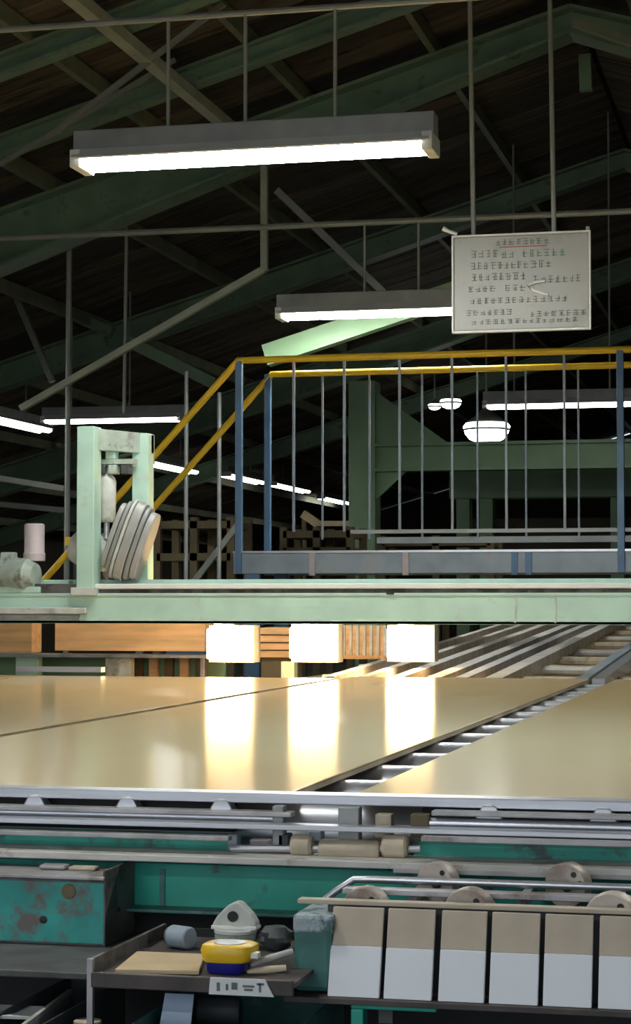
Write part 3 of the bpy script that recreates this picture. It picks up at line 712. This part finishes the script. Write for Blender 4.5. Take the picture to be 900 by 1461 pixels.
# hanger strip and sample tiles
YT = 2.74
hs = thing('sample_rail', 'tan wooden strip and dark ledge holding the row of sample tiles', 'rail', (at(420,1300,YT).x,YT,at(420,1435,YT).z))
zs1 = at(650,1290,YT).z; zs0 = at(650,1297,YT).z
MB().box((at(424,1298,YT).x,YT,zs0),(1.0,YT+.02,zs1)).build('strip', M_tan, hs, bevel=.0015)
zl = at(650,1427,YT-.03).z
MB().box((at(418,1430,YT).x,YT-.055,zl-.008),(1.0,YT+.10,zl)).build('ledge', M_darkwd, hs, bevel=.001)
MB().box((at(474,1360,YT+.04).x,YT+.012,zl),(1.0,YT+.018,zs0)).build('back_board', M_dark, hs)
def sample_tile(x0, x1, label, dz):
    # leaning tile, tan above and white below
    ztop_ = zs0-.001; X0 = at(x0,1360,YT-.02).x; X1_ = at(x1,1360,YT-.02).x
    t = thing('sample_tile', label, 'tile', ((X0+X1_)/2, YT-.045, zl), 'sample tiles on the rail')
    def pt(X, z, off): 
        k = (z-zl)/(ztop_-zl); return V((X, YT-.045+.035*k+off, z))
    zm = zl+(ztop_-zl)*(.57+dz)
    for nm, z0, z1, mm, th, ins in (('tan_face',zm,ztop_,M_tan,.006,0),('white_face',zl+.0005,zm,M_sample,.0075,.0)):
        MB().prism([pt(X0+ins,z0,-th+.006),pt(X1_-ins,z0,-th+.006),pt(X1_-ins,z1,-th+.006),pt(X0+ins,z1,-th+.006)],(0,th,0)).build(nm, mm, t, bevel=.0012)
    return t
for (x0,x1,lab,dz) in ((473,546,'first sample tile from the teal post, tan above and white below',.0),(552,620,'second sample tile from the teal post, tan above and white below',-.005),
        (629,694,'third sample tile from the teal post, tan above and white below',.0),(701,770,'fourth sample tile from the teal post, tan above and white below',-.01),
        (777,846,'fifth sample tile from the teal post, tan above and white below',.005),(855,926,'sample tile cut off by the right edge of the picture',.0)):
    sample_tile(x0,x1,lab,dz)
# teal end post
a, b = bpx(418,1306,474,1416,YT-.03,.1)
tp = thing('end_post', 'dark teal post with worn pale top beside the first sample tile', 'post', ((a[0]+b[0])/2,YT-.03,a[2]))
MB().box(a,b).build('body', M_tealdk, tp, bevel=.008)
MB().box((a[0]-.001,a[1]-.001,b[2]-.026),(b[0]+.001,b[1]+.001,b[2]+.001)).build('worn_cap', mat('worn_cap_paint',(.42,.48,.52),.6,var=.3,scale=30,spots=(.08,.16,.15),spot_amt=.48,spot_scale=30), tp, bevel=.006)
# teal bracket below the ledge
a, b = bpx(500,1434,622,1442,YT-.045,.05)
bk = thing('ledge_bracket', 'teal steel bracket under the sample ledge', 'bracket', (a[0],YT-.04,a[2]-.1))
MB().box(a,(b[0],b[1],zl-.008)).build('arm', M_teal, bk, bevel=.002)
c, d = bpx(500,1440,518,1600,YT-.045,.03); MB().box(c,d).build('upright', M_teal, bk, bevel=.002)
c, d = bpx(540,1452,560,1460,YT-.02,.02); MB().box(c,(d[0],d[1],a[2]+.002)).build('bolt', M_dark, bk)

# rusty teal box at the left
YBX = 2.86
a, b = bpx(-130,1252,150,1346,YBX,.14)
rb = thing('control_box', 'rust stained teal steel box at the lower left', 'box', (a[0],YBX,a[2]))
MB().box((a[0],YBX+.004,a[2]),(b[0]-.004,YBX+.138,b[2])).build('body', M_worn, rb, bevel=.002)
MB().box((a[0],YBX,a[2]+.004),(b[0]-.002,YBX+.004,b[2]-.004)).build('front_plate', M_tealrust, rb, bevel=.001)
MB().box((a[0],2.66,a[2]-.010),(at(140,1370,2.66).x,YBX+.138,a[2]))  .build('bottom_lip', M_ledge, rb, bevel=.002)
MB().box((a[0],YBX-.004,b[2]),(b[0]-.001,YBX+.1,b[2]+.006)).build('top_lip', M_steeld, rb, bevel=.0015)
MB().box((b[0]-.004,YBX,a[2]),(b[0],YBX+.138,b[2]+.015)).build('side_plate', M_worn, rb, bevel=.0015)
for px,py,r,mm in ((98,1272,.0115,M_brownm),(62,1312,.006,M_black),(178,1306,.004,M_black)):
    if px < 150:
        p = at(px,py,YBX); o_=MB().lathe(p,(0,-1,0),[(0,r),(.002,r*.95),(.003,r*.5)],14).build('bolt_head' if r > .008 else 'bolt_hole', mm, rb, smooth=True)
    else:
        q = V((b[0],YBX+.06,at(150,py,YBX).z)); MB().lathe(q,(1,0,0),[(0,r),(.002,r*.9)],12).build('bolt_hole', mm, rb)
for px,py in ((80,1233),(122,1236)):
    p = at(px,py,YBX+.06); MB().box((p.x-.025,YBX+.05,b[2]+.006),(p.x+.018,YBX+.075,p.z)).build('roller_block', M_roller if px > 100 else M_steeld, rb, bevel=.004)
zz = at(75,1228,YBX+.05).z; MB().box((a[0],YBX+.09,zz-.003),(b[0]-.005,YBX+.12,zz+.004)).build('slotted_bar', M_steeld, rb)

# tool tray
ZTr = .75; YTr0, YTr1 = 2.60, 2.93
tr = thing('tool_tray', 'dark brown tool tray hanging under the conveyor frame', 'tray', (at(130,1400,YTr0).x,YTr0,ZTr-.006))
xt0 = at(132,1400,YTr0).x; xt1 = at(414,1400,YTr0).x+.005
MB().box((xt0,YTr0,ZTr-.006),(xt1,YTr1,ZTr)).build('bottom', M_darkwd, tr)
MB().box((xt0,YTr0-.008,ZTr-.015),(xt1,YTr0,ZTr+.005)).build('front_lip', M_darkwd, tr, bevel=.0015)
MB().box((xt0,YTr1,ZTr-.006),(xt1,YTr1+.006,ZTr+.012)).build('back_wall', M_black, tr)  # blackened, darkness below the conveyor put into its colour
MB().prism([(xt0,YTr0,ZTr),(xt0,YTr1,ZTr),(xt0,YTr1,ZTr+.018),(xt0,YTr0,ZTr+.022)],(-.006,0,0)).build('side_wall', M_worn, tr, bevel=.0015)
MB().box((xt0-.006,YTr0-.006,ZTr-.3),(xt0+.002,YTr0+.002,ZTr+.022)).build('support_rod', M_steeld, tr)
# label holder on the lip
a, b = bpx(297,1397,390,1421,YTr0-.014,.004)
lb = thing('tray_label', 'white paper label with dark marks on the front lip of the tool tray', 'label', ((a[0]+b[0])/2,YTr0-.014,a[2]))
MB().prism([(a[0],YTr0-.012,a[2]),(b[0],YTr0-.012,a[2]),(b[0]-.012,YTr0-.012,b[2]),(a[0]+.002,YTr0-.012,b[2])],(0,.003,0)).build('card', M_paper, lb)
for k,(x0,x1,y0,y1) in enumerate(((309,313,1402,1414),(330,338,1402,1412),(346,362,1406,1409),(348,360,1411,1414),(366,376,1403,1406),(369,372,1403,1416),(322,325,1404,1413))):
    c, d = bpx(x0,y0,x1,y1,YTr0-.0135,.001); MB().box((c[0],YTr0-.0135,c[2]),(d[0],YTr0-.0118,d[2])).build('mark', M_ink, lb)
# plywood offcut in the tray
o = MB().prism([atz(164,1389,ZTr+.001),atz(284,1391,ZTr+.001),atz(292,1367,ZTr+.001),atz(195,1363,ZTr+.001)],(0,0,.006)).build('plywood_offcut', M_ply, origin=atz(230,1380,ZTr+.001), bevel=.001)
tag(o,'pale plywood offcut lying in the tool tray left of the tape measure','board')
# tape measure
p0 = atz(318,1391,ZTr+.0005)
tm = thing('tape_measure', 'yellow and dark blue tape measure lying in the tool tray', 'tape measure', (p0.x,p0.y,ZTr))
def dshape(cx, cy, z, w_, d_, n=28, taper=1.0):
    pts = []
    for k in range(n):
        t = 2*PI*k/n; c, s_ = math.cos(t), math.sin(t)
        pts.append((cx + w_/2*taper*math.copysign(abs(c)**.6,c), cy + d_/2*taper*math.copysign(abs(s_)**.6,s_), z))
    return pts
def dbody(rings, m, name):
    mb = MB(); n = 28
    vs = [p for r in rings for p in r]; fs = []
    for i in range(len(rings)-1):
        for k in range(n): fs.append((i*n+k,i*n+(k+1)%n,(i+1)*n+(k+1)%n,(i+1)*n+k))
    fs.append(tuple(range(n))[::-1]); fs.append(tuple((len(rings)-1)*n+k for k in range(n)))
    return mb.add(vs,fs).build(name, m, tm, smooth=True)
cx, cy = p0.x, p0.y+.028
dbody([dshape(cx,cy,ZTr+.0005,.050,.05),dshape(cx,cy,ZTr+.003,.054,.054),dshape(cx+.001,cy,ZTr+.016,.060,.056)], M_btape, 'blue_grip')
dbody([dshape(cx+.001,cy,ZTr+.016,.064,.058),dshape(cx+.002,cy,ZTr+.019,.070,.062),dshape(cx+.002,cy,ZTr+.031,.076,.064),dshape(cx+.002,cy,ZTr+.037,.072,.060),dshape(cx+.002,cy,ZTr+.039,.062,.052)], M_ytape, 'yellow_case')
MB().lathe((cx+.002,cy,ZTr+.0385),(0,0,1),[(0,.022),(.0015,.022),(.002,.018)],22).build('round_badge', M_steeld, tm, smooth=True)
MB().box((cx+.036,cy-.02,ZTr+.022),(cx+.046,cy-.005,ZTr+.030)).build('hook', M_white, tm, bevel=.001)
# white triangular tool with a hole, on a grey tin
pt_ = atz(336,1353,ZTr)
tn = thing('grey_tin', 'grey green tin behind the tape measure', 'tin', (pt_.x,pt_.y,ZTr))
MB().lathe((pt_.x,pt_.y,ZTr),(0,0,1),[(0,.028),(.002,.03),(.022,.03),(.024,.028)],24).build('body', M_motor, tn, smooth=True)
zt0 = at(336,1338,pt_.y).z
MB().lathe((pt_.x,pt_.y,ZTr+.0235),(0,0,1),[(0,.031),(.004,.031),(.005,.029)],24).build('lid', M_offw, tn, smooth=True)
zb_ = ZTr+.0286
tl = thing('triangular_tool', 'white triangular tool with a round hole standing on the grey tin', 'tool', (pt_.x,pt_.y,zb_))
def tri(scale, y):
    cxx = pt_.x+.001; base = zb_
    P = [(-.031,0),(-.033,.006),(-.026,.018),(-.010,.034),(.0,.039),(.008,.038),(.024,.022),(.032,.010),(.031,0)]
    zc = base+.014
    return [(cxx+x*scale, y, zc+(base+z-zc)*scale) for x, z in P]
MB().prism(tri(1,pt_.y-.012),(0,.026,0)).build('body', M_offw, tl, bevel=.003)
h0 = at(332,1309,pt_.y-.014)
MB().lathe((h0.x,pt_.y-.0165,zb_+.019),(0,1,0),[(0,.0075),(.004,.0075)],16).build('hole', M_black, tl)
MB().box((pt_.x-.033,pt_.y-.014,zb_),(pt_.x+.034,pt_.y+.015,zb_+.005)).build('base_plate', M_white, tl, bevel=.001)
# blue grey can lying behind
c = atz(256,1352,ZTr)
cn = thing('lying_can', 'blue grey can lying at the back of the tool tray', 'can', (c.x,c.y,ZTr))
MB().lathe((c.x-.012,c.y,ZTr+.0165),(1,-.45,0),[(0,.014),(.002,.016),(.034,.016),(.036,.014)],18).build('body', M_bluegr, cn, smooth=True)
MB().lathe((c.x-.012,c.y,ZTr+.0165),(-1,.45,0),[(-.001,.013),(.004,.013)],18).build('lid', M_worn, cn, smooth=True)
# dark rag bundle
rg = MB(); c = atz(394,1356,ZTr); n = 14; rings = []
for j in range(6):
    t = j/5; rr = .024*math.sin(PI*(.18+.72*(1-t)))+.002; ring = []
    for k in range(n):
        an = 2*PI*k/n; q = rr*(1+.18*math.sin(3*an+2*j)); ring.append((c.x+q*math.cos(an), c.y+q*.8*math.sin(an), ZTr+.0005+.034*t))
    rings += ring
fs = []
for j in range(5):
    for k in range(n): fs.append((j*n+k,j*n+(k+1)%n,(j+1)*n+(k+1)%n,(j+1)*n+k))
fs += [tuple(range(n))[::-1], tuple(5*n+k for k in range(n))]
tag(rg.add(rings,fs).build('rag_bundle', M_dark, origin=(c.x,c.y,ZTr), smooth=True),'dark grey crumpled rag right of the white triangular tool','rag')
# pliers-like tool: two light handles
a0 = atz(349,1388,ZTr)+V((0,0,.005)); 
pl = thing('long_pliers', 'pale handled pliers lying right of the tape measure', 'pliers', (a0.x,a0.y,ZTr))
h1 = at(352,1379,a0.y+.01); h2 = at(417,1357,a0.y+.05)
MB().tube([h1,h1.lerp(h2,.5)+V((0,0,.001)),h2],[.0035,.0048,.004],10).build('handle', M_offw, pl, smooth=True)
k1 = at(352,1387,a0.y); k2 = at(408,1381,a0.y+.015)
MB().tube([k1,k1.lerp(k2,.5),k2],[.0035,.0055,.0045],10).build('handle', M_boarde, pl, smooth=True)
MB().lathe((h1.x-.002,a0.y+.004,ZTr+.0025),(0,0,1),[(0,.008),(.008,.009),(.012,.006)],14).build('pivot', M_dark, pl, smooth=True)
MB().bar(h1,at(340,1390,a0.y-.005),.006,.008).build('jaw', M_steeld, pl)

# bins below
def bin_box(x0,y0,x1,Y0_,dep,h,label,m,name='parts_bin',rear=.02):
    A_ = at(x0,y0,Y0_); B_ = at(x1,y0,Y0_)
    t = thing(name,label,'bin',((A_.x+B_.x)/2,Y0_,A_.z-h))
    z1 = A_.z; z0 = z1-h; w_ = .003
    MB().box((A_.x,Y0_,z0),(B_.x,Y0_+dep,z0+w_)).build('bottom', m, t)
    MB().box((A_.x,Y0_,z0),(B_.x,Y0_+w_,z1)).build('front_wall', m, t)
    MB().box((A_.x,Y0_+dep-w_,z0),(B_.x,Y0_+dep,z1+rear)).build('rear_wall', m, t)
    MB().box((A_.x,Y0_+dep-w_-.004,z1+rear-.004),(B_.x,Y0_+dep,z1+rear)).build('rear_rim', M_steeld, t)
    for X in (A_.x,B_.x-w_): MB().box((X,Y0_,z0),(X+w_,Y0_+dep,z1)).build('side_wall', m, t)
    MB().box((A_.x-.003,Y0_-.004,z1-.005),(B_.x+.003,Y0_+.002,z1)).build('rim', M_steeld, t)
    return t, A_, B_, z0
t, A_, B_, z0 = bin_box(186,1462,420,2.58,.3,.1,'dark grey green parts bin under the tool tray',M_tealdk,rear=max(.02, at(300,1427,2.88).z-at(186,1462,2.58).z))
c, d = bpx(212,1430,262,1458,2.62,.004)
tag(MB().prism([(c[0],2.62,z0+.005),(d[0],2.62,z0+.005),(d[0]-.004,2.68,d[2]),(c[0]+.004,2.68,d[2])],(0,.003,0)).build('paper_sheet', M_bluep, origin=(c[0],2.62,z0+.005)),'pale blue sheet leaning in the bin under the tray','paper')
c, d = bpx(268,1432,330,1470,2.70,.05)
tag(MB().lathe((c[0],2.75,d[2]-.02),(1,.1,0),[(0,.018),(.003,.02),(.055,.02),(.06,.017)],18).build('dark_reel', M_dark, origin=(c[0],2.75,d[2]-.04), smooth=True),'dark reel in the bin under the tool tray','reel')
t, A_, B_, z0 = bin_box(-60,1475,30,2.50,.42,.08,'steel bin with pale papers at the bottom left corner',M_dark)
rimA = at(30,1470,2.5); rimB = at(100,1417,2.86)
MB().bar(rimA,rimB,.006,.012).build('side_rim', M_dusty, t)
MB().prism([rimA,rimB,rimB+V((0,0,-.06)),rimA+V((0,0,-.03))],(.004,0,0)).build('side_panel', M_bluegr, t)
tag(MB().prism([at(-40,1452,2.62),at(50,1455,2.66),at(70,1440,2.74),at(-30,1436,2.76)],(0,0,.004)).build('paper_sheet', M_paper, origin=at(0,1450,2.66)),'crumpled pale papers in the corner bin','paper')
c = at(125,1456,2.66)
cc = thing('beige_can', 'beige round can top at the bottom edge beside the tray rod', 'can', (c.x,2.66,c.z-.08))
MB().lathe((c.x,2.66,c.z-.08),(0,0,1),[(0,.018),(.002,.02),(.076,.02),(.078,.018)],20).build('body', M_worn, cc, smooth=True)
MB().lathe((c.x,2.66,c.z-.003),(0,0,1),[(0,.019),(.003,.019),(.004,.015)],20).build('lid', M_tan, cc, smooth=True)
